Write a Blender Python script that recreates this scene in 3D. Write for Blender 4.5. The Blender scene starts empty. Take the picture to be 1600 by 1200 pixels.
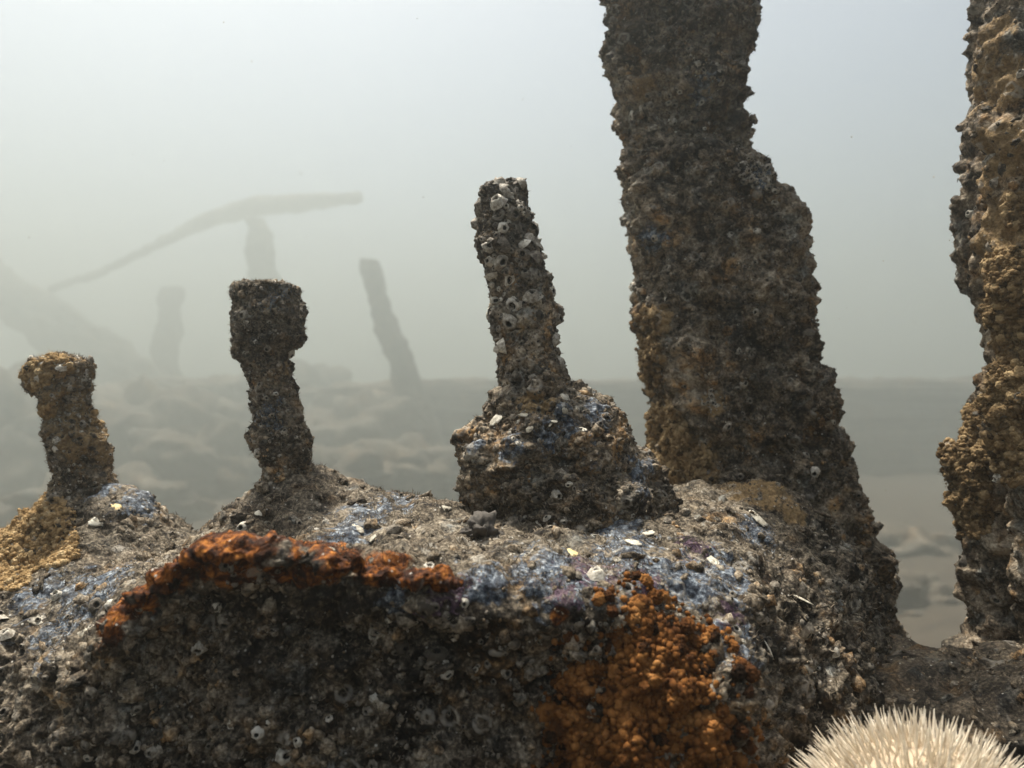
import bpy, math, random
import numpy as np
from mathutils import Vector, Matrix

random.seed(7)
RNG = np.random.default_rng(11)
SC = bpy.context.scene
COL = SC.collection

# ------------------------------------------------------------------ camera, sky, sun, exposure
CZ = 2.20                       # camera height over the sea bed (metres)
FPX = 1244.4                    # focal length in pixels of a 1600 px wide picture (28 mm lens)
cam_d = bpy.data.cameras.new("camera")
cam_d.lens = 28.0
cam_d.sensor_width = 36.0
cam_d.clip_start = 0.01
cam_d.clip_end = 400.0
cam_d.dof.use_dof = True
cam_d.dof.focus_distance = 0.53
cam_d.dof.aperture_fstop = 8.0
cam = bpy.data.objects.new("camera", cam_d)
COL.objects.link(cam)
cam.location = (0, 0, CZ)
cam.rotation_euler = (math.radians(90), 0, 0)
SC.camera = cam

SUN_EL, SUN_AZ = math.radians(71), math.radians(-36)      # azimuth from +Y towards +X
world = bpy.data.worlds.new("World")
SC.world = world
world.use_nodes = True
wn = world.node_tree
wn.nodes.clear()
w_out = wn.nodes.new("ShaderNodeOutputWorld")
w_bg = wn.nodes.new("ShaderNodeBackground")
w_sky = wn.nodes.new("ShaderNodeTexSky")
w_sky.sky_type = 'NISHITA'
w_sky.sun_disc = False
w_sky.sun_elevation = SUN_EL
w_sky.sun_rotation = SUN_AZ
w_sky.air_density = 1.0
w_sky.dust_density = 5.0
w_sky.ozone_density = 1.0
w_bg.inputs["Strength"].default_value = 0.075
wn.links.new(w_sky.outputs[0], w_bg.inputs[0])
wn.links.new(w_bg.outputs[0], w_out.inputs[0])

sun_d = bpy.data.lights.new("sun", 'SUN')
sun_d.energy = 5.0
sun_d.angle = math.radians(5)
sun_d.color = (1.0, 0.945, 0.85)
sun = bpy.data.objects.new("sun", sun_d)
COL.objects.link(sun)
sdir = Vector((math.sin(SUN_AZ) * math.cos(SUN_EL), math.cos(SUN_AZ) * math.cos(SUN_EL), math.sin(SUN_EL)))
sun.rotation_euler = sdir.to_track_quat('Z', 'Y').to_euler()
sun.location = sdir * 20

SC.view_settings.view_transform = 'Standard'
SC.view_settings.look = 'None'
SC.view_settings.gamma = 1.0
SC.view_settings.use_curve_mapping = False
SC.view_settings.exposure = 1.12
SC.cycles.max_bounces = 6
SC.cycles.diffuse_bounces = 3
SC.cycles.volume_bounces = 3
SC.cycles.use_denoising = True
HAZE_DENSITY = 0.066
FAR = 5.0                       # everything in the background stands this much further than first estimated


# ------------------------------------------------------------------ numpy helpers
def at(px, py, d):
    """a point d metres in front of the camera that shows at pixel (px, py) of the 1600 px photo"""
    return np.array([(px - 800.0) / FPX * d, d, CZ - (py - 600.0) / FPX * d])


def _h(ix, iy, iz, seed):
    h = (ix.astype(np.uint32) * np.uint32(374761393) + iy.astype(np.uint32) * np.uint32(668265263)
         + iz.astype(np.uint32) * np.uint32(2147483647 - 58) + np.uint32((seed * 1274126177 + 12345) & 0xFFFFFFFF))
    h = (h ^ (h >> np.uint32(13))) * np.uint32(1274126177)
    h = (h ^ (h >> np.uint32(16))) * np.uint32(2246822519)
    return h ^ (h >> np.uint32(15))


_G = np.array([(1,1,0),(-1,1,0),(1,-1,0),(-1,-1,0),(1,0,1),(-1,0,1),(1,0,-1),(-1,0,-1),
               (0,1,1),(0,-1,1),(0,1,-1),(0,-1,-1),(1,1,0),(-1,1,0),(0,-1,1),(0,-1,-1)], np.float32)


def noise(p, seed=0):
    p = np.asarray(p, np.float32)
    f = np.floor(p)
    i = f.astype(np.int64)
    t = (p - f).astype(np.float32)
    w = t * t * t * (t * (t * 6 - 15) + 10)
    out = np.zeros(len(p), np.float32)
    for dx in (0, 1):
        wx = w[:, 0] if dx else 1 - w[:, 0]
        for dy in (0, 1):
            wy = w[:, 1] if dy else 1 - w[:, 1]
            for dz in (0, 1):
                wz = w[:, 2] if dz else 1 - w[:, 2]
                g = _G[_h(i[:, 0] + dx, i[:, 1] + dy, i[:, 2] + dz, seed) & np.uint32(15)]
                out += wx * wy * wz * (g[:, 0] * (t[:, 0] - dx) + g[:, 1] * (t[:, 1] - dy) + g[:, 2] * (t[:, 2] - dz))
    return out


def fbm(p, octv=4, seed=0, gain=0.5, lac=2.03):
    a, s, out = 1.0, 1.0, 0
    for k in range(octv):
        out = out + a * noise(p * s + 17.3 * k, seed + k)
        a *= gain
        s *= lac
    return out


def worley(p, seed=0):
    """nearest feature point: distance and a random number of its cell"""
    p = np.asarray(p, np.float32)
    f = np.floor(p)
    i = f.astype(np.int64)
    t = (p - f).astype(np.float32)
    best = np.full(len(p), 9.0, np.float32)
    rid = np.zeros(len(p), np.float32)
    for dx in (-1, 0, 1):
        for dy in (-1, 0, 1):
            for dz in (-1, 0, 1):
                h = _h(i[:, 0] + dx, i[:, 1] + dy, i[:, 2] + dz, seed)
                ox = (h & np.uint32(1023)).astype(np.float32) / 1023
                oy = ((h >> np.uint32(10)) & np.uint32(1023)).astype(np.float32) / 1023
                oz = ((h >> np.uint32(20)) & np.uint32(1023)).astype(np.float32) / 1023
                d = (dx + ox - t[:, 0]) ** 2 + (dy + oy - t[:, 1]) ** 2 + (dz + oz - t[:, 2]) ** 2
                m = d < best
                best = np.where(m, d, best)
                rid = np.where(m, (h % np.uint32(997)).astype(np.float32) / 997, rid)
    return np.sqrt(best), rid


def sstep(a, b, x):
    t = np.clip((x - a) / (b - a), 0, 1)
    return t * t * (3 - 2 * t)


def mesh_np(name, v, f, smooth=True):
    """v (n,3), f (m,3) or (m,4) -> mesh"""
    me = bpy.data.meshes.new(name)
    v = np.ascontiguousarray(v, np.float32)
    f = np.ascontiguousarray(f, np.int32)
    k = f.shape[1]
    me.vertices.add(len(v))
    me.vertices.foreach_set("co", v.ravel())
    me.loops.add(f.size)
    me.loops.foreach_set("vertex_index", f.ravel())
    me.polygons.add(len(f))
    me.polygons.foreach_set("loop_start", np.arange(0, f.size, k, dtype=np.int32))
    me.polygons.foreach_set("use_smooth", np.full(len(f), smooth, bool))
    me.update(calc_edges=True)
    return me


def get_vn(me):
    n = len(me.vertices)
    v = np.empty(n * 3, np.float32)
    me.vertices.foreach_get("co", v)
    nn = np.empty(n * 3, np.float32)
    me.vertex_normals.foreach_get("vector", nn)
    return v.reshape(-1, 3), nn.reshape(-1, 3)


def set_v(me, v):
    me.vertices.foreach_set("co", np.ascontiguousarray(v, np.float32).ravel())
    me.update()


def attr(me, name, val):
    a = me.attributes.get(name) or me.attributes.new(name, 'FLOAT', 'POINT')
    a.data.foreach_set("value", np.ascontiguousarray(val, np.float32))


def wl(o):
    p = Vector((0, 0, 0))
    while o is not None:
        p += o.location
        o = o.parent
    return p


def link(name, me, mat, parent=None, loc=None):
    o = bpy.data.objects.new(name, me)
    COL.objects.link(o)
    if mat is not None and len(me.materials) == 0:
        me.materials.append(mat)
    if parent is not None:
        o.parent = parent
        if loc is None:
            o.location = -wl(parent)
        else:
            o.location = Vector(loc) - wl(parent)
    elif loc is not None:
        o.location = loc
    return o


def thing(name, label, cat, loc, group=None):
    o = bpy.data.objects.new(name, None)
    COL.objects.link(o)
    o.empty_display_size = 0.02
    o.location = Vector([float(c) for c in loc])
    tag(o, label, cat, group)
    return o


def tag(o, label, cat, group=None):
    o["label"] = label
    o["category"] = cat
    if group:
        o["group"] = group
    return o


def subsurf(me, lv=1):
    o = bpy.data.objects.new("tmp", me)
    COL.objects.link(o)
    m = o.modifiers.new("s", 'SUBSURF')
    m.levels = lv
    m.render_levels = lv
    dg = bpy.context.evaluated_depsgraph_get()
    dg.update()
    out = bpy.data.meshes.new_from_object(o.evaluated_get(dg))
    bpy.data.objects.remove(o)
    bpy.data.meshes.remove(me)
    out.polygons.foreach_set("use_smooth", np.ones(len(out.polygons), bool))
    return out


def surface_nets(F, org, h):
    S = F < 0
    nx, ny, nz = F.shape
    c = [(0,0,0),(1,0,0),(0,1,0),(1,1,0),(0,0,1),(1,0,1),(0,1,1),(1,1,1)]
    cnt = np.zeros((nx - 1, ny - 1, nz - 1), np.uint8)
    for (a, b, d) in c:
        cnt += S[a:nx - 1 + a, b:ny - 1 + b, d:nz - 1 + d]
    act = (cnt > 0) & (cnt < 8)
    ii, jj, kk = np.nonzero(act)
    idx = np.full(act.shape, -1, np.int32)
    idx[ii, jj, kk] = np.arange(len(ii))
    vals = [F[ii + a, jj + b, kk + d] for (a, b, d) in c]
    acc = np.zeros((len(ii), 3), np.float64)
    num = np.zeros(len(ii))
    for a in range(8):
        for b in range(a + 1, 8):
            ca, cb = np.array(c[a]), np.array(c[b])
            if np.abs(ca - cb).sum() != 1:
                continue
            m = (vals[a] < 0) != (vals[b] < 0)
            t = np.where(m, vals[a] / np.where(m, vals[a] - vals[b], 1), 0)
            acc += m[:, None] * (ca[None] + t[:, None] * (cb - ca)[None])
            num += m
    v = (np.stack([ii, jj, kk], 1) + acc / num[:, None]) * h + np.array(org)
    faces = []
    for ax in range(3):
        sl0 = [slice(None)] * 3
        sl1 = [slice(None)] * 3
        sl0[ax] = slice(0, -1)
        sl1[ax] = slice(1, None)
        A, B = S[tuple(sl0)], S[tuple(sl1)]
        e = np.array(np.nonzero(A != B)).T
        u, w = (ax + 1) % 3, (ax + 2) % 3
        ok = (e[:, u] > 0) & (e[:, w] > 0) & (e[:, u] < F.shape[u] - 1) & (e[:, w] < F.shape[w] - 1)
        e = e[ok]
        q = []
        for (du, dw) in ((-1, -1), (0, -1), (0, 0), (-1, 0)):
            cc = e.copy()
            cc[:, u] += du
            cc[:, w] += dw
            q.append(idx[cc[:, 0], cc[:, 1], cc[:, 2]])
        q = np.stack(q, 1)
        flip = ~A[e[:, 0], e[:, 1], e[:, 2]]
        q[flip] = q[flip][:, ::-1]
        faces.append(q)
    return v, np.concatenate(faces)


def loft(rows, d, na=180, nv=240, depth=1.0, power=2.0, hexa=0.0, dome=0.12, d_top=None, yaw=0.0):
    """a solid of revolution-like body from rows (left px, right px, y px), from top to bottom, d metres away:
    real centre line, half width and depth; closed above and below"""
    rows = sorted(rows, key=lambda r: r[2])
    ys = np.array([r[2] for r in rows], float)
    L = np.array([r[0] for r in rows], float)
    R = np.array([r[1] for r in rows], float)
    yy = np.linspace(ys[0], ys[-1], nv)
    l, r = np.interp(yy, ys, L), np.interp(yy, ys, R)
    dd = np.full(nv, d) if d_top is None else np.interp(yy, [ys[0], ys[-1]], [d_top, d])
    cx = ((l + r) / 2 - 800) / FPX * dd
    hw = (r - l) / 2 / FPX * dd
    cz = CZ - (yy - 600) / FPX * dd
    na = int(na * 0.33) * 2
    uu = np.linspace(0, 2 * np.pi, na, endpoint=False)
    th = uu - 0.45 * np.sin(uu + np.pi / 2) + 0 * yaw
    co, si = np.cos(th), np.sin(th)
    rad = (np.abs(co) ** power + np.abs(si) ** power) ** (-1.0 / power)
    if hexa:
        rad = rad * (1 - hexa + hexa * (np.cos(np.pi / 6) / np.cos((th % (np.pi / 3)) - np.pi / 6)))
    X = cx[:, None] + hw[:, None] * (co * rad)[None]
    hd = hw * depth if np.isscalar(depth) else depth
    Y = dd[:, None] + hd[:, None] * (si * rad)[None]
    Z = np.repeat(cz[:, None], na, 1)
    V = np.stack([X, Y, Z], -1)
    rings = [V[k] for k in range(nv)]
    nc = 24
    top, bot = [], []
    c0 = np.array([cx[0], dd[0], cz[0]])
    c1 = np.array([cx[-1], dd[-1], cz[-1]])
    for k in range(1, nc + 1):
        s = 1 - k / (nc + 0.5)
        top.append(c0 + (V[0] - c0) * s + np.array([0, 0, hw[0] * dome * (1 - s * s)]))
        bot.append(c1 + (V[-1] - c1) * s)
    allr = np.array(top[::-1] + rings + bot)
    n = len(allr)
    v = allr.reshape(-1, 3)
    a = np.arange(na)
    b = (a + 1) % na
    f = []
    for k in range(n - 1):
        f.append(np.stack([k * na + a, (k + 1) * na + a, (k + 1) * na + b, k * na + b], 1))
    f = np.concatenate(f)
    # tiny end discs
    v = np.concatenate([v, [allr[0].mean(0), allr[-1].mean(0)]])
    it, ib = n * na, n * na + 1
    me_f = np.concatenate([f, np.stack([np.full(na, it), a, b, b], 1)[:0]])
    tri_t = np.stack([np.full(na // 2, it), a[0::2], b[0::2], b[1::2]], 1)
    tri_b = np.stack([np.full(na // 2, ib), (n - 1) * na + b[1::2], (n - 1) * na + b[0::2], (n - 1) * na + a[0::2]], 1)
    me_f = np.concatenate([me_f, tri_t, tri_b])
    return mesh_np("loft", v, me_f[:, ::-1] if False else me_f)


def crust(me, amp=1.0, seed=0, big=0.004, nod=0.0022, ring=0.0016, fine=0.0011, warp=0.004, bigf=26.0, pitd=0.0036, chk=0.0045, damp=None, mes=0.0):
    """uneven encrustation: displace along the normals; keeps attributes 'pit' and 'nodule' for colour"""
    v, n = get_vn(me)
    p = v.astype(np.float32)
    wv = np.stack([noise(p * 70, seed + 51), noise(p * 70, seed + 52), noise(p * 70, seed + 53)], 1)
    q = p + wv * 0.006
    soft = 1 - 0.55 * sstep(0.35, 0.9, n[:, 2])
    if damp is not None:
        soft = soft * (1 - 0.75 * np.clip(damp(v), 0, 1))
    d = np.zeros(len(v), np.float32)
    f1, r1 = worley(q * 95, seed + 3)
    area = sstep(-0.25, 0.2, fbm(p * 22, 2, seed + 9))
    d += nod * np.sqrt(np.clip(1 - (f1 / 0.62) ** 2, 0, 1)) * (0.35 + r1) * (0.3 + 0.7 * area)
    f2, r2 = worley(q * 190, seed + 4)
    d += nod * 0.5 * np.sqrt(np.clip(1 - (f2 / 0.6) ** 2, 0, 1)) * (0.2 + r2)
    f3, r3 = worley(p * 75, seed + 5)          # small grown-in barnacle rings
    rr = np.exp(-((f3 - 0.30) / 0.10) ** 2) - 0.9 * np.exp(-(f3 / 0.17) ** 2)
    sel = (r3 > 0.86).astype(np.float32)
    d += ring * rr * sel
    fn = fbm(q * 330, 3, seed + 6, gain=0.6)
    d += fine * fn * 1.5
    pock = sstep(0.10, 0.40, noise(q * 105, seed + 12))
    d -= pitd * pock
    chunk = np.abs(fbm(q * 58, 3, seed + 14, gain=0.55))
    d += chk * (0.35 - chunk) * 1.6
    if mes:
        f4, r4 = worley(q * 42, seed + 21)
        d += mes * np.sqrt(np.clip(1 - (f4 / 0.72) ** 2, 0, 1)) * (0.3 + r4)
    d = d - d.mean()
    d = (d * soft + big * fbm(q * bigf, 3, seed)) * amp
    v2 = v + n * d[:, None] + wv * warp * amp * 0.4
    set_v(me, v2)
    attr(me, "ring", sel * np.clip(rr, 0, 1))
    return me


# ------------------------------------------------------------------ materials
class NT:
    def __init__(self, name):
        self.m = bpy.data.materials.new(name)
        self.m.use_nodes = True
        self.t = self.m.node_tree
        self.t.nodes.clear()
        self.out = self.n("ShaderNodeOutputMaterial")
        self.b = self.n("ShaderNodeBsdfPrincipled")
        self.l(self.b.outputs[0], self.out.inputs["Surface"])
        self.tc = self.n("ShaderNodeTexCoord")
        self.geo = self.n("ShaderNodeNewGeometry")

    def n(self, typ, **kw):
        x = self.t.nodes.new(typ)
        for k, v in kw.items():
            setattr(x, k, v)
        return x

    def l(self, a, b):
        self.t.links.new(a, b)

    def put(self, sock, val):
        if isinstance(val, bpy.types.NodeSocket):
            self.l(val, sock)
        elif isinstance(val, (tuple, list)) and sock.type == 'RGBA':
            sock.default_value = tuple(val) + ((1,) if len(val) == 3 else ())
        else:
            sock.default_value = val

    def math(self, op, a, b=None, clamp=False):
        x = self.n("ShaderNodeMath", operation=op, use_clamp=clamp)
        self.put(x.inputs[0], a)
        if b is not None:
            self.put(x.inputs[1], b)
        return x.outputs[0]

    def noise(self, scale, detail=4, rough=0.55, dist=0.0, vec=None):
        x = self.n("ShaderNodeTexNoise")
        x.inputs["Scale"].default_value = scale
        x.inputs["Detail"].default_value = detail
        x.inputs["Roughness"].default_value = rough
        x.inputs["Distortion"].default_value = dist
        self.l(vec or self.geo.outputs["Position"], x.inputs["Vector"])
        return x.outputs["Fac"]

    def voro(self, scale, feature='F1', out="Distance", vec=None, rnd=1.0):
        x = self.n("ShaderNodeTexVoronoi", feature=feature)
        x.inputs["Scale"].default_value = scale
        x.inputs["Randomness"].default_value = rnd
        self.l(vec or self.geo.outputs["Position"], x.inputs["Vector"])
        return x.outputs[out]

    def ramp(self, fac, stops, interp='LINEAR'):
        x = self.n("ShaderNodeValToRGB")
        x.color_ramp.interpolation = interp
        e = x.color_ramp.elements
        while len(e) < len(stops):
            e.new(0.5)
        for k, (p, c) in enumerate(stops):
            e[k].position = p
            e[k].color = (tuple(c) + (1,)) if not np.isscalar(c) else (c, c, c, 1)
        self.put(x.inputs[0], fac)
        return x.outputs[0]

    def step(self, x, a, b):
        m = self.n("ShaderNodeMapRange", interpolation_type='SMOOTHSTEP')
        self.put(m.inputs["Value"], x)
        m.inputs["From Min"].default_value = a
        m.inputs["From Max"].default_value = b
        return m.outputs["Result"]

    def mix(self, fac, a, b, mode='MIX'):
        x = self.n("ShaderNodeMix", data_type='RGBA', blend_type=mode)
        self.put(x.inputs[0], fac)
        self.put(x.inputs[6], a)
        self.put(x.inputs[7], b)
        return x.outputs[2]

    def attr(self, name):
        x = self.n("ShaderNodeAttribute", attribute_name=name)
        return x.outputs["Fac"]

    def bump(self, h, dist=0.001, strength=1.0, prev=None):
        x = self.n("ShaderNodeBump")
        x.inputs["Distance"].default_value = dist
        x.inputs["Strength"].default_value = strength
        self.l(h, x.inputs["Height"])
        if prev is not None:
            self.l(prev, x.inputs["Normal"])
        return x.outputs[0]


def crust_mat(name, base=((0.010, 0.008, 0.0065), (0.060, 0.046, 0.032), (0.20, 0.155, 0.105), (0.46, 0.395, 0.30)),
              silt=0.7, s=1.0, specks=1.0, patches=True):
    t = NT(name)
    big = t.noise(14 * s, 3, 0.5)
    mid = t.noise(75 * s, 6, 0.68, 0.6)
    fin = t.noise(420 * s, 4, 0.65)
    f = t.math('ADD', t.math('MULTIPLY', mid, 0.62), t.math('MULTIPLY', fin, 0.38))
    f = t.math('ADD', f, t.math('MULTIPLY', t.math('SUBTRACT', big, 0.5), 0.35))
    col = t.ramp(f, [(0.37, base[0]), (0.465, base[1]), (0.545, base[2]), (0.65, base[3])])
    # warm and cool drifts of the growth
    tint = t.noise(33 * s, 3, 0.6)
    col = t.mix(t.step(tint, 0.52, 0.68), col, t.mix(1.0, col, (1.30, 0.98, 0.62), 'MULTIPLY'))
    col = t.mix(t.step(tint, 0.46, 0.32), col, t.mix(1.0, col, (0.78, 0.95, 1.18), 'MULTIPLY'))
    if patches:
        brk = t.noise(95 * s, 5, 0.7, 1.0)
        dapp = t.ramp(t.noise(260 * s, 4, 0.7), [(0.36, (0.012, 0.014, 0.020)), (0.47, (0.050, 0.060, 0.078)), (0.56, (0.14, 0.165, 0.195)), (0.68, (0.44, 0.47, 0.49))])
        bl = t.math('MULTIPLY', t.attr("blue"), 1.0)
        bl = t.step(t.math('ADD', bl, t.math('MULTIPLY', t.math('SUBTRACT', brk, 0.5), 2.4)), 0.46, 0.74)
        col = t.mix(bl, col, dapp)
        pu = t.step(t.math('ADD', t.attr("purple"), t.math('MULTIPLY', t.math('SUBTRACT', t.noise(140 * s, 5, 0.7, 1.2), 0.5), 2.4)), 0.72, 0.90)
        col = t.mix(pu, col, t.ramp(fin, [(0.35, (0.028, 0.014, 0.026)), (0.6, (0.12, 0.075, 0.105)), (0.75, (0.34, 0.27, 0.31))]))
    # silt settles on what faces up
    sep = t.n("ShaderNodeSeparateXYZ")
    t.l(t.geo.outputs["Normal"], sep.inputs[0])
    up = t.step(sep.outputs["Z"], 0.05, 0.85)
    sf = t.math('MULTIPLY', up, t.step(t.math('ADD', t.noise(48 * s, 5, 0.65), t.math('MULTIPLY', t.math('SUBTRACT', fin, 0.5), 0.5)), 0.36, 0.62))
    sf = t.math('MULTIPLY', sf, silt)
    if patches:
        sf = t.math('MULTIPLY', sf, t.math('SUBTRACT', 1.0, t.math('MULTIPLY', bl, 0.72)))
        sf = t.math('MULTIPLY', sf, t.math('SUBTRACT', 1.0, t.math('MULTIPLY', t.attr("rust"), 0.8)))
    col = t.mix(sf, col, t.ramp(fin, [(0.36, (0.040, 0.031, 0.021)), (0.50, (0.150, 0.122, 0.086)), (0.69, (0.35, 0.300, 0.225))]))
    if patches:
        ru = t.step(t.math('ADD', t.attr("rust"), t.math('MULTIPLY', t.math('SUBTRACT', t.noise(70 * s, 5, 0.7, 0.8), 0.5), 0.9)), 0.30, 0.50)
        rc = t.ramp(t.noise(110 * s, 6, 0.7, 0.5), [(0.38, (0.012, 0.005, 0.003)), (0.49, (0.060, 0.019, 0.006)), (0.57, (0.22, 0.072, 0.013)), (0.69, (0.52, 0.215, 0.045))])
        col = t.mix(ru, col, rc)
        tn = t.step(t.math('ADD', t.attr("tan"), t.math('MULTIPLY', t.math('SUBTRACT', t.noise(120 * s, 4, 0.6), 0.5), 1.2)), 0.40, 0.65)
        col = t.mix(tn, col, t.ramp(fin, [(0.3, (0.10, 0.06, 0.024)), (0.7, (0.34, 0.235, 0.12))]))
    # tiny pale tube worms and spat
    vd = t.voro(330 * s)
    vr = t.voro(330 * s, out="Color")
    sp = t.math('MULTIPLY', t.step(vd, 0.30, 0.16), t.step(vr, 0.80, 0.84))
    sp = t.math('MULTIPLY', sp, 0.75 * specks)
    col = t.mix(sp, col, (0.52, 0.49, 0.43))
    rg = t.math('MULTIPLY', t.step(t.attr("ring"), 0.3, 0.8), 0.55)
    col = t.mix(rg, col, (0.34, 0.31, 0.26))
    t.l(col, t.b.inputs["Base Color"])
    t.l(t.ramp(fin, [(0.3, 0.55), (0.7, 0.92)]), t.b.inputs["Roughness"])
    t.b.inputs["Specular IOR Level"].default_value = 0.12
    b1 = t.bump(fin, 0.0016 / s, 0.9)
    b2 = t.bump(t.math('SUBTRACT', 1.0, vd), 0.0012 / s, 0.5, b1)
    t.l(b2, t.b.inputs["Normal"])
    return t.m


def simple_mat(name, stops, scale=300, rough=0.75, obj=True, bump=0.0008, spec=0.25, vary=0.3, dark_in=None):
    t = NT(name)
    f = t.noise(scale, 5, 0.65)
    oi = t.n("ShaderNodeObjectInfo")
    if vary:
        f = t.math('ADD', f, t.math('MULTIPLY', t.math('SUBTRACT', oi.outputs["Random"], 0.5), vary))
    col = t.ramp(f, stops)
    if dark_in is not None:
        col = t.mix(t.attr("hole"), col, dark_in)
    t.l(col, t.b.inputs["Base Color"])
    t.b.inputs["Roughness"].default_value = rough
    t.b.inputs["Specular IOR Level"].default_value = spec
    t.l(t.bump(t.noise(scale * 2.2, 3, 0.6), bump, 0.8), t.b.inputs["Normal"])
    return t.m


M_BLOCK = crust_mat("encrusted_iron", base=((0.005, 0.004, 0.0033), (0.024, 0.0185, 0.0135), (0.100, 0.077, 0.053), (0.38, 0.325, 0.245)))
M_PIL = crust_mat("encrusted_column_iron", silt=0.45)
M_BOLT = crust_mat("encrusted_bolt_iron", silt=0.55)
M_DARK = crust_mat("shaded_ledge_growth", base=((0.008, 0.007, 0.006), (0.03, 0.024, 0.018), (0.085, 0.067, 0.048), (0.2, 0.165, 0.12)), silt=0.2)  # ledge growth, colours darkened to stand in for the deep shadow there
M_FAR = crust_mat("far_wreck", base=((0.02, 0.016, 0.012), (0.042, 0.032, 0.023), (0.085, 0.066, 0.046), (0.17, 0.136, 0.098)), s=0.05, silt=0.35, patches=False, specks=0.0)
M_BARN = simple_mat("barnacle_shell", [(0.30, (0.06, 0.05, 0.038)), (0.5, (0.20, 0.17, 0.13)), (0.68, (0.40, 0.365, 0.30)), (0.8, (0.60, 0.56, 0.48))], 420, 0.7, vary=0.55, dark_in=(0.008, 0.007, 0.006))
M_SHELL = simple_mat("pale_shell", [(0.34, (0.14, 0.12, 0.09)), (0.5, (0.38, 0.345, 0.27)), (0.66, (0.62, 0.58, 0.48))], 260, 0.5, vary=0.3)
M_YSHELL = simple_mat("yellow_shell", [(0.3, (0.50, 0.36, 0.14)), (0.6, (0.72, 0.58, 0.30))], 260, 0.5, vary=0.2)
M_ORANGE = simple_mat("orange_growth", [(0.28, (0.012, 0.006, 0.003)), (0.47, (0.065, 0.025, 0.008)), (0.62, (0.16, 0.064, 0.017)), (0.84, (0.32, 0.15, 0.048))], 75, 0.95, bump=0.0012, vary=0.5, spec=0.08)
M_TAN = simple_mat("tan_growth", [(0.25, (0.055, 0.036, 0.018)), (0.5, (0.17, 0.112, 0.055)), (0.75, (0.36, 0.26, 0.14))], 120, 0.95, bump=0.001, vary=0.45, spec=0.08)
M_YEL = simple_mat("yellow_growth", [(0.25, (0.13, 0.078, 0.032)), (0.5, (0.31, 0.205, 0.095)), (0.75, (0.52, 0.39, 0.22))], 220, 0.95, bump=0.001, vary=0.4, spec=0.08)
M_NOD_OLD = simple_mat("nodule_crust", [(0.28, (0.018, 0.015, 0.012)), (0.45, (0.065, 0.053, 0.040)), (0.6, (0.16, 0.13, 0.095)), (0.76, (0.34, 0.30, 0.235))], 240, 0.8, vary=0.0)
M_NOD = crust_mat('nodule_crust', s=1.4, silt=0.5, patches=False, specks=0.6)
M_FUZZ = simple_mat("silt_fuzz", [(0.3, (0.08, 0.063, 0.044)), (0.55, (0.21, 0.172, 0.125)), (0.75, (0.40, 0.345, 0.265))], 120, 0.95, vary=0.0, spec=0.05)
M_SPINE = simple_mat("urchin_spine", [(0.3, (0.60, 0.50, 0.37)), (0.7, (0.82, 0.76, 0.64))], 90, 0.55, vary=0.3, bump=0.0002)
M_TEST = simple_mat("urchin_test", [(0.3, (0.34, 0.26, 0.18)), (0.7, (0.52, 0.42, 0.3))], 90, 0.7, vary=0.0)
M_SAND = simple_mat("sea_bed_silt", [(0.3, (0.030, 0.022, 0.014)), (0.5, (0.046, 0.034, 0.022)), (0.7, (0.075, 0.057, 0.037))], 3.1, 0.95, vary=0.0, bump=0.01)
M_STONE = simple_mat("dark_stone", [(0.3, (0.03, 0.027, 0.023)), (0.7, (0.11, 0.095, 0.08))], 160, 0.8, vary=0.0)


# ------------------------------------------------------------------ sea bed
def gx(n, a, b, k=1.0):
    t = np.linspace(-1, 1, n)
    return t


u = np.linspace(-1, 1, 170)
gxs = np.sign(u) * (np.abs(u) ** 3.0) * 102.0
w_ = np.linspace(-1, 1, 170)
gys = np.sign(w_) * (np.abs(w_) ** 3.0) * 102.0
GX, GY = np.meshgrid(gxs, gys + 2.0, indexing='ij')
P = np.stack([GX.ravel(), GY.ravel(), np.zeros(GX.size)], 1).astype(np.float32)
hz = 0.30 * fbm(P * 0.3, 3, 40) + 0.16 * np.abs(fbm(P * 1.1, 4, 44)) + 0.03 * fbm(P * 5, 3, 47)
P[:, 2] = hz - 0.1
n_ = 170
ii, jj = np.meshgrid(np.arange(n_ - 1), np.arange(n_ - 1), indexing='ij')
q = np.stack([ii * n_ + jj, (ii + 1) * n_ + jj, (ii + 1) * n_ + jj + 1, ii * n_ + jj + 1], -1).reshape(-1, 4)
sb = link("sea_bed", mesh_np("sea_bed", P, q), M_SAND)
sb["kind"] = "structure"


# ------------------------------------------------------------------ part templates
def ico(sub):
    import bmesh
    bm = bmesh.new()
    bmesh.ops.create_icosphere(bm, subdivisions=sub, radius=1.0)
    v = np.array([x.co[:] for x in bm.verts])
    f = np.array([[a.index for a in x.verts] for x in bm.faces])
    bm.free()
    return v, f


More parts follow.
